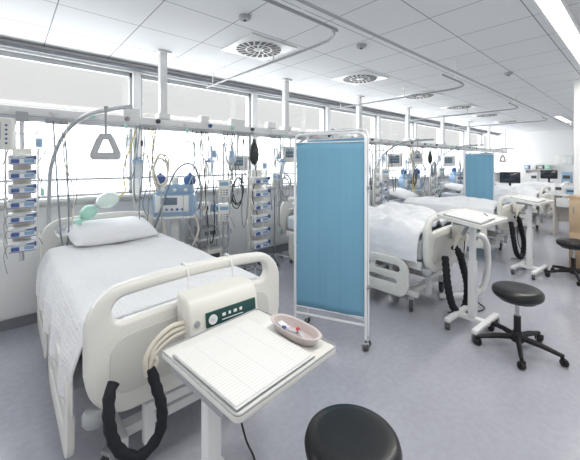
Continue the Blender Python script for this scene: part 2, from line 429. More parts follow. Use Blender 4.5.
# ------------------------------------------------------------ bed
def make_bed(label):
    t = thing('hospital_bed', label, 'bed', (0, 0, 0), 0, 'pale hospital beds in a row')
    b = MB()
    for s in (-1, 1): b.box((s*.32, 0, .17), (.06, 1.8, .06), .008)
    for y in (-.8, -.2, .4, .8): b.box((0, y, .17), (.64, .07, .05), .006)
    b.box((0, -.45, .3), (.16, .16, .28), .01).box((0, .5, .3), (.16, .16, .28), .01)
    b.box((0, -.98, .36), (.5, .05, .05), .01).box((-.22, -.96, .27), (.05, .05, .2), .008).box((.22, -.96, .27), (.05, .05, .2), .008)
    b.build('base_frame', M['white'], t)
    b = MB()
    for s in (-1, 1): b.box((s*.42, 0, .5), (.05, 1.98, .08), .01)
    for y in (-.95, -.3, .35, .95): b.box((0, y, .49), (.84, .06, .05), .006)
    b.box((0, 0, .53), (.84, 1.9, .02))
    b.build('mattress_platform', M['white'], t)
    MB().tube([(-.1, -.9, .42), (-.1, -.3, .22)], .022, 12).tube([(-.1, -.62, .325), (-.1, -.3, .22)], .03, 12).build('lift_actuator', M['grey'], t)
    for (x, y, a) in ((-.36, -.84, .5), (.36, -.84, .2), (-.36, .84, 1.2), (.36, .84, -.4)):
        wm, fm = MB(), MB(); castor(wm, fm, x, y, .065, a)
        fo = fm.build('castor', M['grey'], t); wm.build('wheel', M['dgrey'], fo)
    def dense(pts):
        out = []
        for i in range(len(pts)):
            a, b2 = pts[i], pts[(i+1) % len(pts)]
            L = math.hypot(b2[0]-a[0], b2[1]-a[1]); k = max(1, int(L/.05))
            for j in range(k): out.append((a[0]+(b2[0]-a[0])*j/k, a[1]+(b2[1]-a[1])*j/k))
        return out
    out = [(x, z+.035*max(0, min(1, (z-.6)/.2))*(1-(x/.5)**2)) for x, z in dense(loop(1.0, .53, .15, 0, .705, 8))]
    out = [(x*(1 if z > .64 else .92+.08*max(0, (z-.44))/.20), z) for x, z in out]
    hole = [(x, z+.032*(1-(x/.5)**2)) for x, z in dense(loop(.80, .105, .05, 0, .865, 6))]
    inl = [(x, z+.025*max(0, min(1, (z-.6)/.1))*(1-(x/.5)**2)) for x, z in dense(loop(.82, .23, .08, 0, .645, 6))]
    fb = MB().prism(out, [hole], .055, 'XZ', -1.05, .018).build('footboard', M['cream'], t, 50)
    MB().prism(inl, [], .006, 'XZ', -1.079, .002).build('inlay_panel', M['cream2'], fb)
    for s in (-1, 1):
        MB().lathe([(0, -.03), (.035, -.03), (.045, -.015), (.045, .015), (.035, .03), (0, .03)], (s*.46, -1.05, .47), 16).build('corner_bumper', M['grey'], fb)
    hb = MB().prism(out, [hole], .04, 'XZ', 1.05, .012).build('headboard', M['cream'], t, 50)
    MB().prism(inl, [], .006, 'XZ', 1.027, .002).build('inlay_panel', M['cream2'], hb)
    for s in (-1, 1):
        for (yc, L) in ((-.5, .8), (.45, .78)):
            hs = [loop(L*.36, .07, .033, yc-L*.21, .45, 4), loop(L*.36, .07, .033, yc+L*.21, .45, 4), loop(L*.7, .05, .024, yc, .32, 4)]
            r = MB().prism(loop(L, .38, .12, yc, .37, 6), hs, .03, 'YZ', s*.52, .006).build('side_rail', M['cream'], t)
            for q in (-.2, .2): MB().box((s*.475, yc+q, .48), (.075, .04, .14), .006).build('rail_bracket', M['grey'], r)
    m = MB().box((0, 0, .65), (.88, 1.98, .2), .04, seg=3).build('mattress', M['matt'], t)
    lp = MB().tube([(-.43, 1.12, .45), (-.43, 1.12, 1.25), (-.41, 1.06, 1.52), (-.34, .88, 1.76), (-.22, .62, 1.9), (-.08, .32, 1.935), (.0, .14, 1.94)], .0175, 12, 6)
    lp.box((-.43, 1.1, .56), (.06, .07, .12), .008)
    lp = lp.build('lifting_pole', M['pole'], t)
    c = V((-.12, .4, 1.94)); dz = .06
    MB().tube([c+V((0, 0, .02)), c+V((0, 0, -.16-dz))], .008, 8).box(c+V((0, 0, 0)), (.03, .045, .045), .006).build('strap', M['grey'], lp)
    d1 = V((.86, -.5, 0)); b0 = c+V((0, 0, -.14-dz))
    outer = [(-.04, 0), (.04, 0), (.07, -.05), (.115, -.165), (.112, -.20), (.09, -.215), (-.09, -.215), (-.112, -.20), (-.115, -.165), (-.07, -.05)]
    inner = [(-.02, -.05), (.02, -.05), (.062, -.155), (-.062, -.155)]
    mt = Matrix(((d1.x, 0, -d1.y, b0.x), (d1.y, 0, d1.x, b0.y), (0, 1, 0, b0.z), (0, 0, 0, 1)))
    MB().prism(outer, [inner], .04, 'XY', 0, .011, mt).build('grab_handle', M['grey_handle'], lp)
    return t

BEDS = [.73, 3.43, 6.0, 8.7, 11.3]
BC = 2.55
BY = [2.55, 2.45, 2.55, 2.55, 2.55]
bedlab = ['nearest hospital bed with white waffle cover and table at its foot',
          'hospital bed just behind the nearer blue screen',
          'hospital bed third from the front, behind second chart table',
          'hospital bed just beyond the far blue screen',
          'farthest hospital bed near the end wall']
bed0 = make_bed(bedlab[0]); bed0.location = (BEDS[0], BC, 0)
for i in range(1, 5): dup(bed0, (BEDS[i], BY[i], 0), 0, bedlab[i])

def bedspread(name, label, loc, y0, y1, zt, dl, dr, fl, fr, amp, seed, m, hump=None, hw=.455):
    W = 2*hw
    def fn(a, b):
        y = y0+(y1-y0)*b
        e = 1+.12*noise.noise(V((y*3, seed, 0)))
        s = -dl*e+(W+dl*e+dr*e)*a
        fold = .018*math.sin(y*17+seed+2*noise.noise(V((y*2, seed, 1))))
        if s < 0:
            d = -s; q = min(1, d/.12)
            x = -hw-fl*(q**.7)-fold*min(1, d/.25); z = zt-d+.015*(1-q)
            z -= 0.02*(1-math.cos(q*PI/2))
        elif s > W:
            d = s-W; q = min(1, d/.12)
            x = hw+fr*(q**.7)+fold*min(1, d/.25); z = zt-d+.015*(1-q)
        else:
            x = -hw+s; z = zt+.015
            ed = min(1, min(s, W-s)/.08)
            z += amp*noise.noise(V((x*3.2, y*2.4, seed)))*ed+amp*.5*noise.noise(V((x*8+y*3, y*5, seed+5)))*ed
            if hump: z += hump(x, y)*ed
        return V((x, y, z))
    mb = MB().grid(fn, 110, 100)
    o = mb.build(name, m, None, 80); o.location = loc
    sm = o.modifiers.new('thick', 'SOLIDIFY'); sm.thickness = .008; sm.offset = 1
    tag(o, label, 'bed cover', 'bed covers')
    return o
bedspread('bedspread', 'white waffle cotton cover hanging over the side of the nearest bed', (BEDS[0], BC, 0), -.985, .75, .768, .30, .2, .07, .02, .016, 1.3, M['sheet'])
def hump(x, y, k=1.0):
    h = .07*math.exp(-((y+.55)**2)/.1)+.09*math.exp(-((x-.1)**2/.1+(y+.2)**2/.06))
    h += .034*abs(math.sin(y*10+x*6+2.5*noise.noise(V((x*3, y*3, 2)))))+.03*abs(math.sin(x*12-y*5+2*noise.noise(V((x*4, y*2, 7)))))
    return h*k
bedspread('duvet', 'rumpled white duvet on the bed behind the nearer blue screen', (BEDS[1], BY[1], 0), -.98, .5, .79, .22, .25, .05, .05, .09, 4.2, M['linen'], hump)
h2 = lambda x, y: hump(x, y, .5)
bedspread('duvet', 'rumpled white duvet on the third bed from the front', (BEDS[2], BC, 0), -.98, .5, .775, .22, .22, .05, .05, .05, 8.2, M['linen'], h2)
bedspread('duvet', 'white duvet on the bed just beyond the far blue screen', (BEDS[3], BC, 0), -.98, .5, .79, .22, .22, .04, .04, .06, 12.2, M['linen'], hump)
bedspread('duvet', 'white duvet on the farthest bed', (BEDS[4], BC, 0), -.98, .5, .79, .22, .22, .04, .04, .06, 15.2, M['linen'], hump)

def pillow(loc, label, rz=0, rx=0, w=.7, d=.44, h=.16, seed=0):
    mb = MB()
    for s in (1, -1):
        def fn(a, b):
            u, v = 2*a-1, 2*b-1
            if s < 0: u = -u
            x = w/2*u*(1-.05*v*v); y = d/2*v*(1-.06*u*u)
            z = s*h/2*((1-u**4)*(1-v**4))**.55*(1 if s > 0 else .7)
            z += .012*noise.noise(V((x*6, y*6, seed)))
            return V((x, y, z))
        mb.grid(fn, 28, 20)
    bmesh.ops.remove_doubles(mb.bm, verts=mb.bm.verts, dist=.0008)
    bmesh.ops.recalc_face_normals(mb.bm, faces=mb.bm.faces)
    o = mb.build('pillow', M['pillow'], None, 80); o.location = loc; o.rotation_euler = (rx, 0, rz)
    tag(o, label, 'pillow', 'pillows on the beds')
pillow((BEDS[0]+.02, BC+.76, .87), 'plump white pillow on the nearest bed', .05, .22, seed=1)
pillow((BEDS[1]-.02, BY[1]+.78, .87), 'white pillow on the bed behind the nearer screen', -.1, .3, seed=2)
pillow((BEDS[2], BC+.78, .87), 'white pillow on the third bed from the front', .1, .3, seed=3)
pillow((BEDS[3], BC+.78, .87), 'white pillow on the bed just beyond the far blue screen', .0, .25, seed=4)
pillow((BEDS[4], BC+.78, .87), 'white pillow on the farthest bed', .0, .25, seed=5)

# ------------------------------------------------------------ mattress pumps
def pump(u, n, label, big=False):
    t = thing('mattress_pump', label, 'air mattress pump', (u, n, 0), 0, 'air mattress pumps hung on footboards')
    b = MB()
    prof = [(-.088, .735), (-.088, .75), (-.078, .835), (-.055, .885), (-.035, .898), (.055, .905), (.066, .895), (.066, .725), (.058, .718), (-.08, .722)]
    b.prism(prof, [], .36, 'YZ', 0, .014)
    bo = b.build('housing', M['pumpc'], t)
    tl = -.12
    MB().box((.025, -.083, .80), (.265, .014, .064), .003, rot=(tl, 0, 0)).build('label_plate', M['teal'], bo)
    MB().lathe([(.013, -.001), (.021, -.001), (.021, .003), (.013, .003)], (-.076, -.091, .80), 28, rot=(PI/2+tl, 0, 0)).lathe([(0, -.001), (.007, -.001), (.007, .003), (0, .003)], (-.076, -.091, .80), 16, rot=(PI/2+tl, 0, 0)).build('emblem', M['ink'], bo)
    for i, ww in enumerate((.018, .012, .018, .014)):
        MB().box((-.02+i*.03, -.0903, .806), (ww, .002, .014), .0008, rot=(tl, 0, 0)).build('symbol', M['ink'], bo)
    MB().box((.025, -.0918, .785), (.11, .002, .0035), rot=(tl, 0, 0)).build('lettering', M['ink'], bo)
    MB().lathe([(0, 0), (.014, 0), (.012, .01), (0, .012)], (-.148, -.080, .80), 18, rot=(PI/2+tl, 0, 0)).build('dial', M['grey'], t)
    for s in (-1, 1):
        MB().tube([(s*.12, .06, .88), (s*.12, .07, .96), (s*.12, .10, 1.005), (s*.12, .14, 1.005), (s*.12, .155, .98), (s*.12, .155, .95)], .005, 8, 4).build('hook', M['white'], t)
    for k in range(3):
        d = k*.024
        MB().tube([(-.165, -.02-d*.3, .79-d*.6), (-.24, -.03, .80-d), (-.31, -.03, .76-d), (-.345+d*.9, -.03, .70-d*.4), (-.335+d*.3, -.02, .63)], .0115, 10, 8, corr=(.16, .013)).build('hose', M['beige'], t)
    if big:
        path = [(-.325, -.02, .68), (-.27, -.05, .6), (-.2, -.06, .45), (-.16, -.08, .28), (-.2, -.08, .1), (-.33, -.07, .06), (-.45, -.05, .16), (-.5, -.03, .35), (-.47, .0, .52), (-.44, .02, .6)]
        rad = .036
    else:
        path = [(-.325, -.02, .66), (-.305, -.03, .58), (-.285, -.045, .48), (-.30, -.05, .385), (-.375, -.05, .34), (-.445, -.04, .40), (-.475, -.03, .50), (-.47, .0, .60), (-.45, .02, .63)]
        rad = .0235
    MB().tube(path, rad, 14, 8, corr=(.16, .05)).build('hose_sleeve', M['sleeve'], t)
    MB().tube([(.12, .04, .72), (.14, .06, .5), (.15, .07, .25), (.17, .02, .06), (.16, -.08, .012), (.08, -.16, .01), (-.05, -.14, .01), (-.16, -.04, .01), (-.3, .05, .01)], .0055, 8, 8).build('power_cable', M['black'], t)
    return t
pump(.77, 1.39, 'off-white mattress pump with teal label hung on nearest footboard')
p2 = pump(3.6, 1.29, 'off-white mattress pump on the footboard behind the tall chart table', True)
dup(p2, (6.2, 1.39, 0), 0, 'off-white mattress pump on the third bed footboard')

# ------------------------------------------------------------ foot table of bed 1
TT = .84; TR = .09
t = thing('overbed_table', 'grey-white overbed table at foot of the nearest bed', 'table', (.65, .945, 0), TR)
MB().prism(loop(.45, .44, .02), [], .02, 'XY', TT-.010, .004).build('tabletop', M['cream'], t)
MB().prism(loop(.45, .44, .02), [loop(.44, .43, .016)], .005, 'XY', TT+.0015, .0015).build('edge_rim', M['grey'], t)
MB().box((-.14, .03, .56), (.055, .045, .54), .008).box((-.14, .03, .3), (.072, .06, .44), .008).build('column', M['white'], t)
MB().box((-.07, .0, .81), (.3, .3, .035), .006).build('support_plate', M['grey'], t)
MB().box((-.14, .12, .1), (.06, .6, .04), .008).box((-.14, .03, .09), (.46, .06, .04), .008).build('base', M['white'], t)
for (x, y) in ((-.14, -.15), (-.14, .40), (-.35, .03), (.07, .03)):
    wm, fm = MB(), MB(); castor(wm, fm, x, y, .033, .4)
    fo = fm.build('castor', M['grey'], t); wm.build('wheel', M['dgrey'], fo)
t = thing('patient_chart', 'open ruled white patient chart sheets lying on the near overbed table', 'chart', (.603, .915, TT+.0045), TR)
MB().box((0, 0, .002), (.33, .355, .004), .001).build('clipboard', M['grey'], t)
def sheetfn(x0, z0, sd, w, h):
    def fn(a, b):
        x = -w/2+w*a+x0; y = -h/2+h*b
        return V((x, y, z0+.002+.006*max(0, a-.7)*3*(b)+.0015*noise.noise(V((x*9, y*9, sd)))))
    return fn
MB().box((0.0, -.002, .0048), (.327, .35, .0012)).build('lower_sheet', M['ink'], t)
MB().grid(sheetfn(0, .006, 1, .322, .342), 20, 20).build('top_sheet', M['paper'], t, 80)
t = thing('kidney_basin', 'shallow grey-pink plastic basin with small items on the near table', 'basin', (.825, .90, TT+.004), 1.6)
def basin(sc):
    pts = []
    for k in range(40):
        a = 2*PI*k/40; ca, sa = math.cos(a), math.sin(a)
        x = .118*math.copysign(abs(ca)**.8, ca); y = .047*math.copysign(abs(sa)**.85, sa)
        pts.append((x*sc, y*sc))
    return pts
def loft(loops, mb):
    rs = [[mb.bm.verts.new((x, y, z)) for x, y in pts] for pts, z in loops]
    for A, B in zip(rs, rs[1:]):
        for k in range(len(A)): mb.bm.faces.new((A[k], A[(k+1) % len(A)], B[(k+1) % len(A)], B[k]))
    mb.bm.faces.new(rs[0]); mb.bm.faces.new(rs[-1])
    bmesh.ops.recalc_face_normals(mb.bm, faces=mb.bm.faces)
    return mb
loft([(basin(.78), 0), (basin(.86), .006), (basin(.96), .028), (basin(1.06), .032), (basin(1.06), .035), (basin(.94), .033), (basin(.84), .009), (basin(.76), .004)], MB()).build('bowl', M['pink'], t, 35)
o = thing('blood_vial', 'small vial with red cap lying in the basin', 'vial', (.828, .87, TT+.010), 1.2)
MB().tube([(-.035, 0, .004), (.02, 0, .010)], .006, 12).build('tube', M['clear'], o)
MB().tube([(.018, 0, .010), (.034, 0, .012)], .0075, 12).build('cap', M['red'], o)
o = thing('ampoule', 'blue capped ampoule lying in the basin', 'ampoule', (.822, .92, TT+.010), 2.0)
MB().tube([(-.025, 0, .004), (.02, 0, .008)], .006, 12).build('tube', M['clear'], o)
MB().tube([(.02, 0, .008), (.036, 0, .01)], .0075, 12).build('cap', M['blue'], o)
o = thing('gauze_swab', 'folded white gauze swab in the basin', 'swab', (.822, .965, TT+.009), 1.4)
MB().box((0, 0, .005), (.05, .03, .01), .003).box((.004, .002, .012), (.044, .026, .006), .002).build('gauze', M['linen'], o)

# ------------------------------------------------------------ folding screens
def screen(origin, segs, label):
    t = thing('folding_screen', label, 'privacy screen', (origin[0], origin[1], 0), 0, 'blue fabric privacy screens')
    for i, (pa, pb) in enumerate(segs):
        a = V((pa[0]-origin[0], pa[1]-origin[1], 0)); b = V((pb[0]-origin[0], pb[1]-origin[1], 0))
        d = (b-a); L = d.length; d.normalize(); nn = V((-d.y, d.x, 0)); g = .012
        a2 = a+d*g; b2 = b-d*g; H = 1.745+.035*i; R = .05
        up = V((0, 0, 1))
        path = [a2+up*.09, a2+up*(H-R), a2+up*(H-R*.3)+d*R*.3, a2+up*H+d*R, b2+up*H-d*R, b2+up*(H-R*.3)-d*R*.3, b2+up*(H-R), b2+up*.09]
        f = MB().tube(path, .0115, 10).tube([a2+up*.2, b2+up*.2], .01, 8)
        f.tube([a2+up*(H-.07), b2+up*(H-.07)], .005, 8).tube([a2+up*.26, b2+up*.26], .005, 8)
        fr = f.build('panel_frame', M['tube'], t)
        for q in (a2, b2):
            wm, fm = MB(), MB(); castor(wm, fm, q.x, q.y, .026, 1.0+i)
            fo = fm.build('castor', M['grey'], t); wm.build('wheel', M['dgrey'], fo)
        def fn(u, v):
            s = .014+(L-2*g-.028)*u
            p = a2+d*s+up*(.26+(H-.07-.26)*v)
            ed = .0006*math.sin(u*62)+.003*math.sin(u*7+v*2)+.0015*math.sin(u*23+v)
            return p+nn*ed
        o = MB().grid(fn, 100, 24).build('fabric_panel', M['bluefab'], t, 80)
        sm = o.modifiers.new('th', 'SOLIDIFY'); sm.thickness = .003
    for z in (.5, 1.3):
        q = V((segs[0][1][0]-origin[0]+.02, segs[0][1][1]-origin[1]+.005, z))
        MB().box(q, (.05, .02, .03), .004).build('hinge', M['steel'], t)
screen((2.02, 1.8), [((1.885, 2.07), (2.155, 1.5)), ((2.215, 1.52), (2.12, 2.15))], 'tall folding screen of blue fabric on white frame between first beds')
screen((7.5, 2.4), [((7.22, 2.60), (7.70, 2.18)), ((7.74, 2.20), (7.5, 2.72))], 'distant folding screen of blue fabric before the fourth bed')

# ------------------------------------------------------------ stools
def stool(loc, label, rz=0):
    t = thing('rolling_stool', label, 'stool', loc, rz, 'black round rolling stools')
    MB().lathe([(0, .425), (.16, .425), (.172, .44), (.176, .465), (.170, .485), (.155, .496), (.12, .502), (.06, .499), (0, .497)], seg=48).build('seat', M['leather'], t, 60)
    MB().lathe([(0, .40), (.13, .40), (.14, .425), (0, .425)], seg=32).box((.1, .03, .41), (.12, .012, .01), .003).build('seat_plate', M['dgrey'], t)
    MB().tube([(0, 0, .1), (0, 0, .27)], .025, 16).build('column_sleeve', M['black'], t)
    MB().tube([(0, 0, .27), (0, 0, .41)], .014, 14).build('gas_piston', M['chrome'], t)
    b = MB().lathe([(0, .07), (.045, .07), (.05, .1), (.03, .15), (0, .15)], seg=20)
    for k in range(5):
        a = 2*PI*k/5
        b.tube([(0, 0, .105), (.15*math.cos(a), .15*math.sin(a), .095), (.29*math.cos(a), .29*math.sin(a), .07)], [.026, .022, .016], 10, 1, flat=.8)
    b.build('star_base', M['black'], t)
    for k in range(5):
        a = 2*PI*k/5
        wm, fm = MB(), MB(); castor(wm, fm, .29*math.cos(a), .29*math.sin(a), .026, a+.7)
        fo = fm.build('castor', M['black'], t); wm.build('wheel', M['black'], fo)
    return t
s0 = stool((.955, .73, 0), 'black round padded stool at the bottom edge, nearest of all', .3)
r54 = math.radians(54)
dup(s0, (3.08, .71, .0), r54, 'black round rolling stool beside the tall chart table')
dup(s0, (5.5, .66, 0), r54, 'black round rolling stool farthest away, by the column')

# ------------------------------------------------------------ tall chart tables
def chart_table(loc, rz, label):
    t = thing('chart_table', label, 'wheeled table', loc, rz, 'wheeled chart tables at the bed feet')
    rm = Matrix.Translation((0, 0, 1.0)) @ Matrix.Rotation(math.radians(8), 4, 'X')
    MB().prism(loop(.62, .38, .03), [], .022, 'XY', 0, .004, rm).build('tabletop', M['white'], t)
    MB().prism(loop(.62, .38, .03), [loop(.59, .35, .02)], .02, 'XY', .012, .003, rm).build('edge_rim', M['cream'], t)
    MB().box((-.0, .0, .54), (.055, .045, .84), .006).box((-.0, .0, .36), (.07, .06, .5), .006).build('column', M['white'], t)
    MB().box((0, 0, .96), (.3, .22, .03), .005).box((0, .05, .9), (.04, .03, .14), .004, rot=(.5, 0, 0)).build('support_bracket', M['grey'], t)
    MB().box((0, 0, .09), (.06, .28, .04), .008).box((0, -.11, .09), (.5, .05, .035), .008).box((0, .13, .09), (.44, .05, .035), .008).build('base', M['white'], t)
    for (x, y) in ((-.23, -.11), (.23, -.11), (-.2, .13), (.2, .13)):
        wm, fm = MB(), MB(); castor(wm, fm, x, y, .033, .3)
        fo = fm.build('castor', M['grey'], t); wm.build('wheel', M['dgrey'], fo)
    return t
def papers(loc, rz, label):
    t = thing('chart_papers', label, 'papers', loc, rz, 'papers on chart tables')
    rx = Matrix.Rotation(math.radians(8), 4, 'X')
    def tilt(b): bmesh.ops.transform(b.bm, matrix=rx, verts=b.bm.verts); return b
    tilt(MB().box((-.08, .0, .008), (.36, .31, .012), .003, rot=(0, 0, .05))).build('clipboard', M['grey'], t)
    tilt(MB().box((-.08, .0, .0165), (.34, .29, .004), rot=(0, 0, .05))).build('sheet', M['ink'], t)
    tilt(MB().box((.17, .02, .006), (.2, .28, .006), rot=(0, 0, .15))).build('sheet', M['paper'], t)
    tilt(MB().box((-.07, -.005, .0205), (.29, .27, .003), rot=(0, 0, -.1))).build('top_sheet', M['paper'], t)
    tilt(MB().tube([(.1, -.1, .014), (.2, -.02, .016)], .004, 8)).build('pen', M['dgrey'], t)
    return t
chart_table((3.17, 1.07, 0), -.05, 'white wheeled chart table with tilted top beside black stool')
papers((3.17, 1.07, 1.012), -.05, 'clipboard and white papers spread on the nearer tilted chart table')
chart_table((5.3, 1.08, 0), -.1, 'distant white wheeled chart table near the column')
papers((5.3, 1.08, 1.012), -.1, 'clipboard and white papers on the distant chart table')
t = thing('air_hose', 'thick white corrugated hose looping down at second bed foot', 'hose', (3.86, 1.24, 0))
MB().tube([(-.02, .02, .72), (.0, -.04, .7), (.06, -.06, .6), (.09, -.06, .4), (.06, -.04, .2), (0, 0, .1), (-.12, .1, .06), (-.3, .3, .04)], .033, 14, 8, corr=(.14, .03)).build('corrugated_tube', M['white'], t)
MB().lathe([(0, -.03), (.042, -.03), (.042, .03), (0, .03)], (-.02, .03, .72), 16, rot=(PI/2, 0, 0)).build('cuff', M['grey'], t)

# ------------------------------------------------------------ infusion towers
def syringe_pump_proto():
    t = thing('syringe_pump', '', 'syringe pump', (0, 0, 0))
    MB().box((0, 0, .04), (.175, .11, .078), .012).build('housing', M['white'], t)
    MB().box((.04, -.057, .032), (.06, .006, .026), .003).build('display', M['cyan'], t)
    MB().box((-.045, -.057, .03), (.05, .007, .03), .004).build('keypad', M['blue'], t)
    MB().box((.0, -.056, .008), (.165, .004, .006), .001).build('stripe', M['purple'], t)
    s = MB().tube([(-.065, -.066, .062), (.02, -.066, .062)], .012, 12).build('syringe', M['clear'], t)
    MB().tube([(.02, -.066, .062), (.075, -.066, .062)], .006, 8).box((.078, -.066, .062), (.012, .035, .034), .003).build('plunger', M['blue'], s)
    MB().tube([(-.065, -.066, .062), (-.095, -.08, .06), (-.11, -.06, -.02), (-.09, -.05, -.15)], .002, 6, 5).build('line', M['line'], t)
    return t
sp = syringe_pump_proto(); first = [True]
O7 = ['topmost', 'second from top', 'third from top', 'fourth from top', 'fifth from top', 'sixth from top', 'lowest']
def tower(u, n, z0, cnt, dz, where, stand=True, sc=1.0):
    t = thing('pump_rack', 'upright rack of infusion pumps %s' % where, 'pump rack', (u, n, 0), 0, 'infusion pump racks')
    H = z0+cnt*dz
    b = MB().box((0, .07, z0+cnt*dz/2), (.12*sc, .02, cnt*dz+.04), .004)
    b.box((-.1*sc, .05, z0+cnt*dz/2), (.012, .06, cnt*dz+.04), .003).box((.1*sc, .05, z0+cnt*dz/2), (.012, .06, cnt*dz+.04), .003)
    b.build('back_frame', M['cream'], t)
    if stand:
        MB().tube([(0, .1, .12), (0, .1, H+.15)], .016, 12).build('pole', M['chrome'], t)
        b = MB()
        for k in range(5):
            a = 2*PI*k/5+.3; b.tube([(0, .1, .12), (.26*math.cos(a), .1+.26*math.sin(a), .075)], .014, 8)
        b.build('star_base', M['grey'], t)
        for k in range(5):
            a = 2*PI*k/5+.3; wm, fm = MB(), MB(); castor(wm, fm, .26*math.cos(a), .1+.26*math.sin(a), .026, a)
            fo = fm.build('castor', M['grey'], t); wm.build('wheel', M['dgrey'], fo)
    else:
        MB().tube([(0, .1, z0-.1), (0, .1, BZ-.05)], .016, 12).build('pole', M['chrome'], t)
        MB().box((0, .1, BZ-.03), (.08, .05, .08), .008).build('rail_clamp', M['grey'], t)
    for s in (-1, 1):
        MB().tube([(0, .1, H+.14), (s*.09, .1, H+.15), (s*.11, .1, H+.19)], .005, 8, 4).build('bag_hook', M['chrome'], t)
    for k in range(cnt):
        z = z0+(cnt-1-k)*dz
        nm = O7[k] if k < cnt-1 else 'lowest'
        lab = '%s syringe pump in rack %s' % (nm, where)
        if first[0]:
            sp.location = (u, n, z); sp['label'] = lab; sp['group'] = 'syringe pumps in racks'; first[0] = False
        else:
            r = dup(sp, (u, n, z), 0, lab, 'syringe pumps in racks'); r.scale = (sc, 1, 1+(sc-1)*.8)
tower(.10, 3.32, .80, 7, .114, 'at the left edge beyond nearest bed', False)
tower(2.46, 3.36, .40, 6, .165, 'just left of the nearer blue screen', True, 1.35)
tower(5.3, 3.4, .62, 5, .15, 'right of nearer screen, by third bed', True, 1.2)
tower(7.75, 3.45, .62, 5, .15, 'left of the far blue screen', True, 1.2)

# ------------------------------------------------------------ monitors on beam
def monitor(u, n, z, rz, label, w=.32, h=.26):
    t = thing('patient_monitor', label, 'monitor', (u, n, z), rz, 'patient monitors')
    MB().box((0, 0, 0), (w, .1, h), .016).build('housing', M['cream'], t)
    sc = MB().box((-w*.08, -.052, .02), (w*.62, .006, h*.56), .003).build('display', M['mscreen'], t)
    for k in range(2):
        pts = []
        for i in range(24):
            x = -w*.36+w*.56*i/23; yy = [0, 0, .02, -.008, .0, .004][i % 6]
            pts.append((x, -.0565, .015+h*.14-k*h*.24+yy))
        MB().tube(pts, .0012, 5).build('trace', M['trace'], sc)
    for k in range(5): MB().lathe([(0, 0), (.008, 0), (.008, .004), (0, .005)], (w*.38, -.051, -h*.3+h*.14*k), 10, rot=(PI/2, 0, 0)).build('button', M['blue'], t)
    MB().tube([(0, .05, 0), (0, .09, .0), (0, .09, BZ-z-.06)], .016, 10).build('mounting_arm', M['white'], t)
    MB().tube([(-.08, -.02, -h/2), (-.1, -.04, -h/2-.1), (-.04, -.05, -h/2-.2), (.05, -.02, -h/2-.12), (.08, 0, -h/2)], .004, 6, 8).build('sensor_lead', M['grey'], t)
monitor(-.06, 3.28, 1.72, -.4, 'cream monitor at the left edge above the pump rack', .24, .24)
monitor(2.16, 3.40, 1.50, -.5, 'cream monitor under the beam between ventilator and pump rack', .24, .19)
monitor(3.02, 3.36, 1.62, -.5, 'cream monitor just left of the nearer blue screen', .26, .22)
monitor(5.75, 3.36, 1.55, -.6, 'monitor above the third bed')
monitor(6.6, 3.36, 1.6, -.6, 'monitor on the beam right of the third bed', .3, .24)
monitor(8.3, 3.36, 1.55, -.6, 'monitor above the fourth bed beyond the far screen')

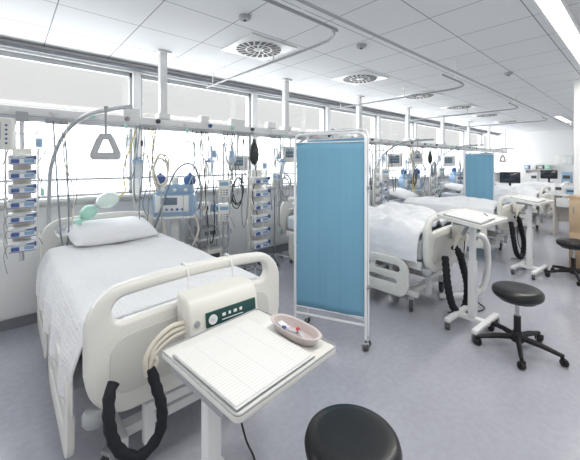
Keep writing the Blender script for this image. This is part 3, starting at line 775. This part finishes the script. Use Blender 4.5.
# ------------------------------------------------------------ ventilators
def ventilator(u, n, rz, label):
    t = thing('ventilator', label, 'ventilator', (u, n, 0), rz, 'blue and white ventilators')
    b = MB().box((0, 0, .3), (.1, .1, .42), .01).box((0, 0, .11), (.46, .06, .04), .008).box((0, 0, .11), (.06, .46, .04), .008)
    b.box((0, 0, .52), (.3, .26, .03), .006).box((0, 0, .7), (.08, .08, .36), .01).box((0, 0, .9), (.42, .34, .025), .006)
    b.build('trolley_stand', M['white'], t)
    for (x, y) in ((-.21, 0), (.21, 0), (0, -.21), (0, .21)):
        wm, fm = MB(), MB(); castor(wm, fm, x, y, .04, .4)
        fo = fm.build('castor', M['grey'], t); wm.build('wheel', M['dgrey'], fo)
    MB().box((0, 0, 1.03), (.44, .28, .24), .02).box((0, .02, 1.2), (.40, .2, .12), .015).build('housing', M['lblue'], t)
    MB().box((-.02, -.142, 1.05), (.35, .012, .18), .006).build('front_panel', M['white'], t)
    MB().box((-.05, -.15, 1.08), (.17, .006, .08), .003).build('display', M['mscreen'], t)
    for i in range(5): MB().lathe([(0, 0), (.014, 0), (.012, .014), (0, .015)], (-.13+i*.055, -.148, .99), 12, rot=(PI/2, 0, 0)).build('control_knob', M['blue'], t)
    for i in range(3): MB().lathe([(0, 0), (.02, 0), (.018, .012), (0, .014)], (-.12+i*.12, -.08, 1.2), 14, rot=(PI/2, 0, 0)).build('pressure_dial', M['ink'], t)
    for x in (-.16, .16):
        MB().lathe([(0, 0), (.06, 0), (.07, .04), (.06, .09), (.025, .11), (.012, .13), (0, .13)], (x, -.02, 1.26), 20).build('gas_dome', M['blue'], t)
    MB().lathe([(0, 0), (.035, 0), (.04, .05), (.03, .08), (0, .085)], (0, -.02, 1.26), 20).build('valve_cap', M['white'], t)
    MB().lathe([(0, 0), (.045, 0), (.05, .02), (.05, .1), (.03, .12), (0, .12)], (.26, -.08, .86), 20).build('humidifier', M['clear'], t)
    MB().tube([(.26, -.08, .97), (.29, -.13, 1.2), (.2, -.2, 1.48), (.02, -.2, 1.4), (-.14, -.2, .95), (-.2, -.18, .72), (-.1, -.16, .6)], .012, 10, 8, corr=(.2, .012)).build('breathing_hose', M['line'], t)
    MB().tube([(.2, -.12, .95), (.26, -.18, .75), (.12, -.22, .5), (-.05, -.2, .6), (-.12, -.15, .92)], .012, 10, 8, corr=(.2, .012)).build('breathing_hose', M['beige'], t)
    MB().tube([(.12, -.15, .92), (.2, -.2, .7), (.3, -.18, .45), (.38, -.12, .62), (.34, -.06, .85), (.28, -.05, .9)], .010, 10, 8, corr=(.2, .012)).build('breathing_hose', M['grey'], t)
    MB().tube([(-.19, .05, 1.1), (-.28, .02, 1.3), (-.22, -.05, 1.6), (-.24, -.1, 1.86)], .006, 8, 8).build('gas_line', M['yellow'], t)
    MB().tube([(.19, .05, 1.1), (.27, .02, 1.3), (.22, -.1, 1.6), (.2, -.2, 1.86)], .005, 8, 8).build('air_line', M['black'], t)
    return t
v0 = ventilator(1.45, 3.60, -.5, 'blue and white ventilator on a trolley right of nearest bed')
dup(v0, (4.2, 3.6, 0), -.5, 'blue and white ventilator behind the nearer blue screen')
dup(v0, (6.82, 3.6, 0), -.6, 'blue and white ventilator beside the third bed')
dup(v0, (9.6, 3.6, 0), -.6, 'blue and white ventilator beyond the fourth bed')

# ------------------------------------------------------------ IV stands with bags
def ivstand(u, n, label, H=1.75):
    t = thing('iv_stand', label, 'drip stand', (u, n, 0), 0, 'chrome drip stands')
    MB().tube([(0, 0, .1), (0, 0, H)], .011, 10).build('pole', M['chrome'], t)
    b = MB()
    for k in range(5):
        a = 2*PI*k/5; b.tube([(0, 0, .12), (.25*math.cos(a), .25*math.sin(a), .07)], .012, 8)
    b.build('star_base', M['steel'], t)
    for k in range(5):
        a = 2*PI*k/5; wm, fm = MB(), MB(); castor(wm, fm, .25*math.cos(a), .25*math.sin(a), .024, a)
        fo = fm.build('castor', M['grey'], t); wm.build('wheel', M['dgrey'], fo)
    for a in (0, 1.57, 3.14, 4.71):
        c, s = math.cos(a), math.sin(a)
        MB().tube([(0, 0, H-.01), (.07*c, .07*s, H), (.11*c, .11*s, H-.01), (.125*c, .125*s, H+.025)], .004, 6, 4).build('hook', M['chrome'], t)
    return t
def ivbag(u, n, z, label, m='clear'):
    t = thing('infusion_bag', label, 'drip bag', (u, n, z), -.7, 'hanging infusion bags')
    def body(sy):
        def fn(a, b):
            x = (2*a-1); v = b
            w = .05*(1-.25*max(0, (v-.75)*4)**2)*(1-.3*max(0, (.2-v)*5)**2)
            return V((x*w, sy*.017*((1-x*x)*(1-(2*v-1)**4))**.5, -.2+.18*v))
        return fn
    mb = MB().grid(body(1), 10, 12).grid(body(-1), 10, 12)
    bmesh.ops.remove_doubles(mb.bm, verts=mb.bm.verts, dist=.0005); bmesh.ops.recalc_face_normals(mb.bm, faces=mb.bm.faces)
    mb.build('bag', M[m], t, 80)
    MB().box((0, -.018, -.1), (.05, .002, .07)).build('bag_label', M['lblue'], t)
    MB().tube([(0, 0, -.02), (0, 0, .0), (.008, 0, .008), (0, 0, .016)], .003, 6).build('hanger', M['white'], t)
    MB().tube([(0, 0, -.2), (0, 0, -.26)], .008, 8).build('drip_chamber', M['clear'], t)
    MB().tube([(0, 0, -.26), (.02, -.02, -.5), (-.03, -.04, -.75), (.04, -.03, -.95)], .003, 6, 8).build('drip_line', M['line'], t)
st = ivstand(1.86, 3.24, 'chrome drip stand right of the first ventilator', 1.72)
for (u, n, h, lab) in ((3.05, 3.78, 1.8, 'chrome drip stand by the window left of nearer screen'), (4.9, 3.1, 1.7, 'chrome drip stand just right of the nearer screen'),
                       (7.25, 3.15, 1.75, 'chrome drip stand between third and fourth beds'), (10.1, 3.1, 1.75, 'chrome drip stand beyond the fourth bed')):
    dup(st, (u, n, 0), .4, lab)
for (u, n, z, lab) in ((1.86+.115, 3.24, 1.70, 'clear infusion bag on right hook of the first drip stand'), (1.86-.115, 3.24, 1.70, 'clear infusion bag on left hook of the first drip stand'),
                       (2.62, 3.46, 1.56, 'clear infusion bag over the second pump rack'), (5.0, 3.14, 1.68, 'clear infusion bag just right of the nearer screen'),
                       (7.35, 3.19, 1.72, 'clear infusion bag between third and fourth beds'), (.22, 3.42, 1.77, 'clear infusion bag over the leftmost pump rack'),
                       (3.14, 3.8, 1.7, 'clear infusion bag by the window left of nearer screen')):
    ivbag(u, n, z, lab)
def volpump(u, n, z, rz, label):
    t = thing('infusion_pump', label, 'infusion pump', (u, n, z), rz, 'infusion pumps on drip stands')
    MB().box((0, -.07, 0), (.13, .09, .2), .016).build('housing', M['cream'], t)
    MB().box((0, -.117, .05), (.09, .006, .04), .003).build('display', M['cyan'], t)
    for i in range(3):
        for j in range(3): MB().box((-.03+.03*i, -.117, -.02-.025*j), (.02, .006, .014), .002).build('key', M['blue'] if i == 2 else M['grey'], t)
    MB().box((0, -.015, 0), (.05, .03, .06), .006).build('pole_clamp', M['dgrey'], t)
    MB().tube([(.04, -.1, -.1), (.06, -.12, -.25), (0, -.1, -.4), (-.06, -.08, -.2)], .003, 6, 8).build('line', M['line'], t)
volpump(1.86, 3.225, 1.22, -.5, 'cream infusion pump, upper one on the first drip stand')
volpump(1.86, 3.225, .95, -.5, 'cream infusion pump, lower one on the first drip stand')
volpump(3.05, 3.765, 1.25, -.5, 'cream infusion pump on stand left of nearer screen')
volpump(4.9, 3.085, 1.3, -.6, 'cream infusion pump on stand right of nearer screen')
volpump(7.25, 3.135, 1.3, -.6, 'cream infusion pump on stand between third and fourth beds')

# ------------------------------------------------------------ hanging tube bundles and coils from the beam
def bundle(u, label, mats, seed, low=.2):
    rd = random.Random(seed)
    t = thing('tube_bundle', label, 'hanging tubes', (u, 3.38, 1.86), 0, 'bundles of tubes hanging from the beam')
    MB().box((0, .02, .0), (.16, .03, .05), .008).build('rail_clamp', M['grey'], t)
    for i, m in enumerate(mats):
        x = -.08+.16*i/max(1, len(mats)-1)
        L = rd.uniform(.4, 1.35-low*.3); w = rd.uniform(.04, .1)*rd.choice((-1, 1)); r = rd.choice((.0035, .005, .007))
        if rd.random() < .5:
            pts = [(x, 0, 0), (x+w*.3, -.02, -L*.4), (x+w*.7, -.03, -L*.85), (x+w*1.1, -.03, -L), (x+w*1.5, -.03, -L*.85), (x+w*1.4, -.02, -L*.4), (x+w*1.2, -.01, -L*.15)]
        else:
            pts = [(x, 0, 0), (x-w*.5, -.02, -L*.3), (x+w*.5, -.03, -L*.6), (x+w*.2, -.03, -L)]
        MB().tube(pts, r, 7, 7).build('tubing', M[m], t)
        if rd.random() < .35:
            q = V(pts[-1]); MB().lathe([(0, -.03), (.012, -.03), (.014, .02), (.006, .03), (0, .03)], q, 10).build('connector', M[rd.choice(('lblue', 'green', 'white', 'dgrey'))], t)
    return t
bundle(1.08, 'tubes hanging from beam between nearest bed and ventilator', ['line', 'beige', 'line', 'dgrey', 'yellow', 'line', 'grey'], 1)
bundle(1.66, 'tubes hanging from beam just right of the first ventilator', ['grey', 'line', 'beige', 'black', 'line', 'grey', 'line'], 2)
bundle(2.02, 'tubes hanging from beam left of the small cream monitor', ['line', 'grey', 'line', 'beige', 'dgrey', 'line'], 3)
bundle(2.24, 'tubes hanging from beam beside the first dark breathing bag', ['line', 'grey', 'line', 'beige', 'grey'], 4)
bundle(2.75, 'tubes hanging from beam right of the second pump rack', ['line', 'grey', 'line', 'beige', 'dgrey', 'line'], 5)
bundle(3.2, 'tubes hanging from beam at left edge of nearer screen', ['grey', 'line', 'line', 'beige', 'dgrey', 'line'], 6)
bundle(.33, 'tubes hanging from beam right of the leftmost pump rack', ['grey', 'line', 'line', 'beige'], 8)
bundle(4.75, 'tubes hanging from beam behind right edge of nearer screen', ['grey', 'line', 'beige', 'line', 'black'], 19)
bundle(5.05, 'tubes hanging from beam just right of the nearer screen', ['grey', 'line', 'black', 'beige', 'line', 'grey'], 9)
bundle(5.55, 'tubes hanging from beam left of the third bed monitor', ['grey', 'line', 'beige', 'line', 'dgrey'], 13)
bundle(6.4, 'tubes hanging from beam right of the third bed', ['grey', 'line', 'black', 'beige', 'yellow', 'line'], 10)
bundle(7.0, 'tubes hanging from beam left of the second dark breathing bag', ['grey', 'line', 'dgrey', 'beige', 'line'], 17)
bundle(7.6, 'tubes hanging from beam left of the far screen', ['grey', 'line', 'beige', 'line', 'dgrey'], 11)
bundle(9.0, 'tubes hanging from beam right of the fourth bed', ['grey', 'line', 'black', 'beige', 'line'], 12)
def coil(u, z, m, r, label, seed):
    rd = random.Random(seed)
    t = thing('coiled_hose', label, 'hose', (u, 3.36, z), 0, 'coiled hoses hung under the beam')
    pts = []
    N = 56
    for i in range(N):
        a = 2*PI*i/14; k = 1+.1*rd.uniform(-1, 1)
        pts.append((.075*math.cos(a)*k, -.03+.012*(i/14), .15*math.sin(a)*k-.02*(i/14)))
    MB().tube(pts, r, 8, 3).build('coil', M[m], t)
    MB().tube([(0, 0, .12), (0, .03, .2), (0, .05, 1.86-z)], .004, 6, 4).build('hanging_strap', M['dgrey'], t)
coil(1.2, 1.45, 'beige', .008, 'pale coiled hose hanging left of the first ventilator', 1)
coil(2.9, 1.2, 'grey', .008, 'grey coiled hose hanging right of the second pump rack', 2)
coil(2.12, 1.18, 'black', .006, 'black coiled cable under the small cream monitor', 3)
coil(5.45, 1.3, 'beige', .009, 'pale coiled hose hanging left of the third bed', 4)
coil(6.55, 1.2, 'dgrey', .007, 'dark coiled cable under monitor right of third bed', 5)
coil(7.45, 1.4, 'line', .008, 'grey coiled tube hanging left of the far screen', 6)

def darkbag(u, label):
    t = thing('breathing_bag', label, 'breathing bag', (u, 3.34, 1.84), 0, 'dark breathing bags hung on the beam')
    MB().lathe([(0, -.36), (.03, -.355), (.06, -.3), (.068, -.22), (.05, -.13), (.024, -.08), (.02, -.04), (0, -.04)], seg=18, sy=.75).build('bag', M['bagdark'], t)
    MB().tube([(0, 0, -.05), (0, 0, .02), (0, .03, .05), (0, .09, .04)], .008, 8, 4).build('hook', M['steel'], t)
    MB().tube([(0, 0, -.35), (.02, -.02, -.5), (-.05, -.03, -.75), (.05, 0, -1.0)], .006, 8, 8, corr=(.2, .01)).build('hose', M['dgrey'], t)
darkbag(2.36, 'dark breathing bag hanging from the beam above second pump rack')
darkbag(7.25, 'dark breathing bag hanging from the beam toward the far screen')

t = thing('resuscitator', 'mint green resuscitation bag with pale reservoir hanging over nearest pillow', 'resuscitation bag', (.72, 3.40, 1.15))
def ell(rx, rz, n=12): return [(rx*math.sin(PI*k/n), -rz*math.cos(PI*k/n)) for k in range(n+1)]
MB().lathe(ell(.075, .10), (.0, 0, 0), 24, rot=(0, 1.2, 0)).build('reservoir_bag', M['balloon'], t)
MB().lathe(ell(.062, .075), (-.155, 0, -.10), 24, rot=(0, .9, 0)).build('squeeze_bag', M['green'], t)
MB().tube([(-.08, 0, -.03), (-.12, 0, -.07)], .018, 12).build('valve', M['clear'], t)
MB().lathe([(0, 0), (.018, 0), (.022, .02), (.04, .04), (.045, .055), (0, .05)], (-.21, -.02, -.15), 18, rot=(0, -2.3, 0)).build('face_mask', M['green'], t)
MB().tube([(.09, 0, .03), (.15, 0, .08), (.14, .02, .28), (.2, .02, .5), (.26, .02, .7)], .007, 8, 8).build('oxygen_tube', M['yellow'], t)
MB().tube([(0, 0, .07), (0, .02, .3), (0, .02, .72)], .003, 6).build('hanging_cord', M['white'], t)

def canister(u, label):
    t = thing('suction_canister', label, 'suction jar', (u, 3.38, 1.45), 0, 'clear suction jars under the beam')
    MB().lathe([(0, -.1), (.045, -.1), (.052, .06), (0, .06)], seg=20).build('jar', M['clear'], t)
    MB().lathe([(0, .06), (.057, .06), (.057, .08), (.02, .09), (.018, .11), (0, .11)], seg=20).build('lid', M['lblue'], t)
    MB().tube([(0, .02, .09), (0, .03, .2), (0, .04, .42)], .008, 8).build('bracket', M['steel'], t)
    MB().tube([(.02, 0, .1), (.08, -.03, .14), (.1, -.03, -.1), (.04, -.03, -.35), (.09, -.02, -.5)], .005, 8, 8).build('suction_tube', M['line'], t)
canister(.98, 'clear suction jar with blue lid right of nearest bed head')
canister(1.76, 'clear suction jar with blue lid right of the first ventilator')
canister(2.86, 'clear suction jar with blue lid right of the second pump rack')
canister(6.25, 'clear suction jar with blue lid over the third bed')
def flow(u, label):
    t = thing('flowmeter', label, 'flowmeter', (u, 3.4, 1.82), 0, 'oxygen flowmeters on the beam')
    MB().tube([(0, 0, -.06), (0, 0, .03)], .013, 12).build('gauge_tube', M['clear'], t)
    MB().box((0, .01, .045), (.035, .04, .03), .006).build('valve_block', M['green'], t)
    MB().lathe([(0, -.16), (.03, -.16), (.034, -.08), (.012, -.06), (0, -.06)], seg=16).build('humidifier_bottle', M['clear'], t)
    MB().tube([(.0, -.02, -.08), (.05, -.05, -.12), (.06, -.04, -.4), (-.02, -.03, -.6)], .004, 6, 8).build('oxygen_tube', M['green'], t)
for (u, lab) in ((.88, 'oxygen flowmeter on the beam near nearest lifting pole'), (1.5, 'oxygen flowmeter on the beam above the first ventilator'), (2.9, 'oxygen flowmeter on the beam left of the nearer screen'),
                 (6.1, 'oxygen flowmeter above the third bed'), (8.9, 'oxygen flowmeter above the fourth bed')): flow(u, lab)

# open instrument trolleys under the window
def trolley(u, n, label):
    t = thing('instrument_trolley', label, 'trolley', (u, n, 0), 0, 'open instrument trolleys')
    for x in (-.2, .2):
        for y in (-.15, .15):
            MB().tube([(x, y, .08), (x, y, .88)], .011, 8).build('upright', M['chrome'], t)
            wm, fm = MB(), MB(); castor(wm, fm, x, y, .032, .4)
            fo = fm.build('castor', M['grey'], t); wm.build('wheel', M['dgrey'], fo)
    for z in (.2, .52, .84): MB().box((0, 0, z), (.43, .32, .02), .005).build('shelf', M['white'], t)
    return t
trolley(2.02, 3.9, 'open white trolley under the window right of first ventilator')
for (x, z, lab, m, s) in ((1.92, .85, 'small white device box on top of the window trolley', 'white', (.14, .16, .14)), (2.13, .85, 'small pale blue box on top of the window trolley', 'lblue', (.13, .14, .09)),
                          (1.98, .53, 'grey device on the middle shelf of the window trolley', 'grey', (.26, .2, .13)), (2.02, .21, 'white box on the lowest shelf of the window trolley', 'cream', (.3, .22, .16))):
    t = thing('device_box', lab, 'box', (x, 3.88, z), 0, 'boxes on the window trolley')
    MB().box((0, 0, s[2]/2+.002), s, .012).build('case', M[m], t)
    MB().box((0, -s[1]/2-.003, s[2]/2), (s[0]*.6, .006, s[2]*.4), .002).build('front_panel', M['dgrey'], t)
trolley(4.75, 3.9, 'open white trolley under the window behind the nearer screen')
trolley(7.4, 3.9, 'open white trolley under the window by the fourth bed')

for k in range(4):
    u = -1.05+.58*k
    t = thing('low_cabinet', 'pale low cabinet under the window, %s from the left' % ['first', 'second', 'third', 'fourth'][k], 'cabinet', (u, 3.96, 0), 0, 'low cabinets under the window')
    MB().box((0, 0, .45), (.57, .3, .7), .006).build('body', M['panel'], t)
    MB().box((0, 0, .05), (.55, .26, .1)).build('plinth', M['darkbase'], t)
    d = MB().box((0, -.158, .45), (.54, .018, .66), .005).build('door', M['wall'], t)
    MB().tube([(.2, -.167, .66), (.2, -.19, .66), (.2, -.19, .54), (.2, -.167, .54)], .005, 8).build('door_handle', M['steel'], d)

# ------------------------------------------------------------ far end
def desk(u, n, rz, L, label):
    t = thing('desk', label, 'desk', (u, n, 0), rz, 'work desks at the far end')
    MB().box((0, 0, .85), (L, .6, .03), .006).build('desktop', M['white'], t)
    for x in (-L/2+.03, L/2-.03): MB().box((x, 0, .418), (.03, .56, .836), .005).build('side_panel', M['palewood'], t)
    MB().box((0, .25, .5), (L-.1, .02, .5)).build('back_panel', M['palewood'], t)
    for x in (-L*.24, L*.24):
        d = MB().box((x, -.27, .7), (L*.4, .02, .18), .004).build('drawer', M['white'], t)
        MB().box((x, -.29, .74), (.12, .012, .012), .003).build('drawer_handle', M['steel'], d)
    return t
HP = PI/2
desk(9.75, 2.4, -HP, .9, 'pale desk with dark computer monitor beyond the far screen')
desk(8.7, .75, -HP, 1.2, 'cluttered pale work counter behind the column')
desk(13.4, 1.9, -HP, 1.6, 'long pale counter near the far end wall')
def cmon(u, n, z, rz, label):
    r = thing('computer_monitor', label, 'computer monitor', (u, n, z), rz, 'computer monitors')
    MB().box((0, 0, .26), (.44, .03, .28), .008).build('housing', M['black'], r)
    MB().box((0, -.017, .265), (.41, .004, .24), .001).build('display', M['screen'], r)
    MB().box((0, .02, .1), (.05, .03, .2), .005).box((0, .0, .006), (.2, .16, .012), .004).build('stand', M['black'], r)
cmon(9.72, 2.4, .866, -HP+.2, 'black computer monitor on desk beyond the far screen')
cmon(13.3, 2.2, .866, -HP+.1, 'black computer monitor on the far end counter')
clut = [(8.55, 1.25, (.14, .14, .2), 'white', 'white box, leftmost on the counter behind the column'), (8.62, 1.07, (.16, .16, .12), 'lblue', 'pale blue box on the counter behind the column'),
        (8.55, .88, (.12, .12, .28), 'grey', 'tall grey box on the counter behind the column'), (8.6, .7, (.15, .14, .16), 'blue', 'dark blue box on the counter behind the column'),
        (8.62, .48, (.22, .2, .2), 'cream', 'cream box, rightmost on the counter behind the column'),
        (13.3, 2.58, (.2, .2, .3), 'white', 'white device, leftmost on the far end counter'),
        (13.3, 1.75, (.25, .2, .35), 'lblue', 'pale blue box on the far end counter'), (13.3, 1.35, (.35, .3, .22), 'grey', 'grey printer, rightmost on the far end counter')]
for (x, y, s, m, lab) in clut:
    t = thing('desk_box', lab, 'box', (x, y, .866), -HP, 'boxes on the far counters')
    MB().box((0, 0, s[2]/2), s, .01).build('case', M[m], t)
    MB().box((0, -s[1]/2-.002, s[2]*.55), (s[0]*.7, .005, s[2]*.3), .001).build('front_panel', M['dgrey'], t)
t = thing('wooden_cabinet', 'tall narrow pale wood cabinet standing against the column', 'cabinet', (5.97, .60, 0))
MB().box((0, 0, .53), (.22, .3, .98), .006).box((0, 0, 1.03), (.24, .33, .03), .005).build('body', M['wood'], t)
for z in (.33, .77):
    d = MB().box((-.115, 0, z), (.014, .28, .4), .004).build('door', M['wood'], t)
    MB().box((-.127, .1, z+.1), (.012, .012, .1), .003).build('door_handle', M['steel'], d)
MB().box((0, 0, .02), (.2, .28, .04)).build('plinth', M['darkbase'], t)
t = thing('notice_board', 'pale notice board on the far end wall', 'notice board', (U1-.01, 2.05, 1.6))
MB().box((0, 0, 0), (.02, .5, .35), .003).build('board', M['board'], t)
for i in range(3): MB().box((-.012, -.15+.15*i, 0), (.004, .1, .21)).build('notice', M['ink'], t)
t = thing('wall_shelf', 'pale wall shelf on the far end wall', 'shelf', (U1-.11, 2.8, 1.25))
MB().box((0, 0, 0), (.22, .9, .03), .004).build('board', M['palewood'], t)
for s in (-.35, .35): MB().box((.05, s, -.07), (.1, .02, .12)).build('bracket', M['steel'], t)
for k in range(4):
    t = thing('storage_bin', 'small storage bin on the far wall shelf, %s from left' % ['first', 'second', 'third', 'fourth'][k], 'bin', (U1-.12, 3.12-.21*k, 1.265), 0, 'bins on the wall shelf')
    MB().box((0, 0, .08), (.18, .16, .16), .01).build('bin_body', [M['lblue'], M['white'], M['grey'], M['green']][k], t)
    MB().box((-.092, 0, .08), (.004, .08, .05)).build('bin_label', M['ink'], t)

# ------------------------------------------------------------ lights
wd = bpy.data.worlds.new('world'); S.world = wd; wd.use_nodes = True
nt = wd.node_tree; bg = nt.nodes['Background']
bg.inputs[0].default_value = (1, .997, .992, 1); bg.inputs[1].default_value = .84
def area(name, loc, rot, sx, sy, e, c=(1, 1, 1)):
    l = bpy.data.lights.new(name, 'AREA'); l.shape = 'RECTANGLE'; l.size = sx; l.size_y = sy; l.energy = e; l.color = c
    o = bpy.data.objects.new(name, l); COL.objects.link(o); o.location = loc; o.rotation_euler = rot
    return o
area('daylight', (6.0, WN+.6, 2.7), (-PI/2, 0, 0), 20, 3.6, 1250, (.99, .995, 1))
for k in range(4):
    area('ceiling_lamp', (1.0+3.2*k, .49, CEIL-.05), (0, 0, 0), 2.8, .12, 36, (1, .98, .94))
try:
    S.view_settings.view_transform = 'Standard'; S.view_settings.look = 'None'; S.view_settings.exposure = 0
except Exception as ex: print(ex)
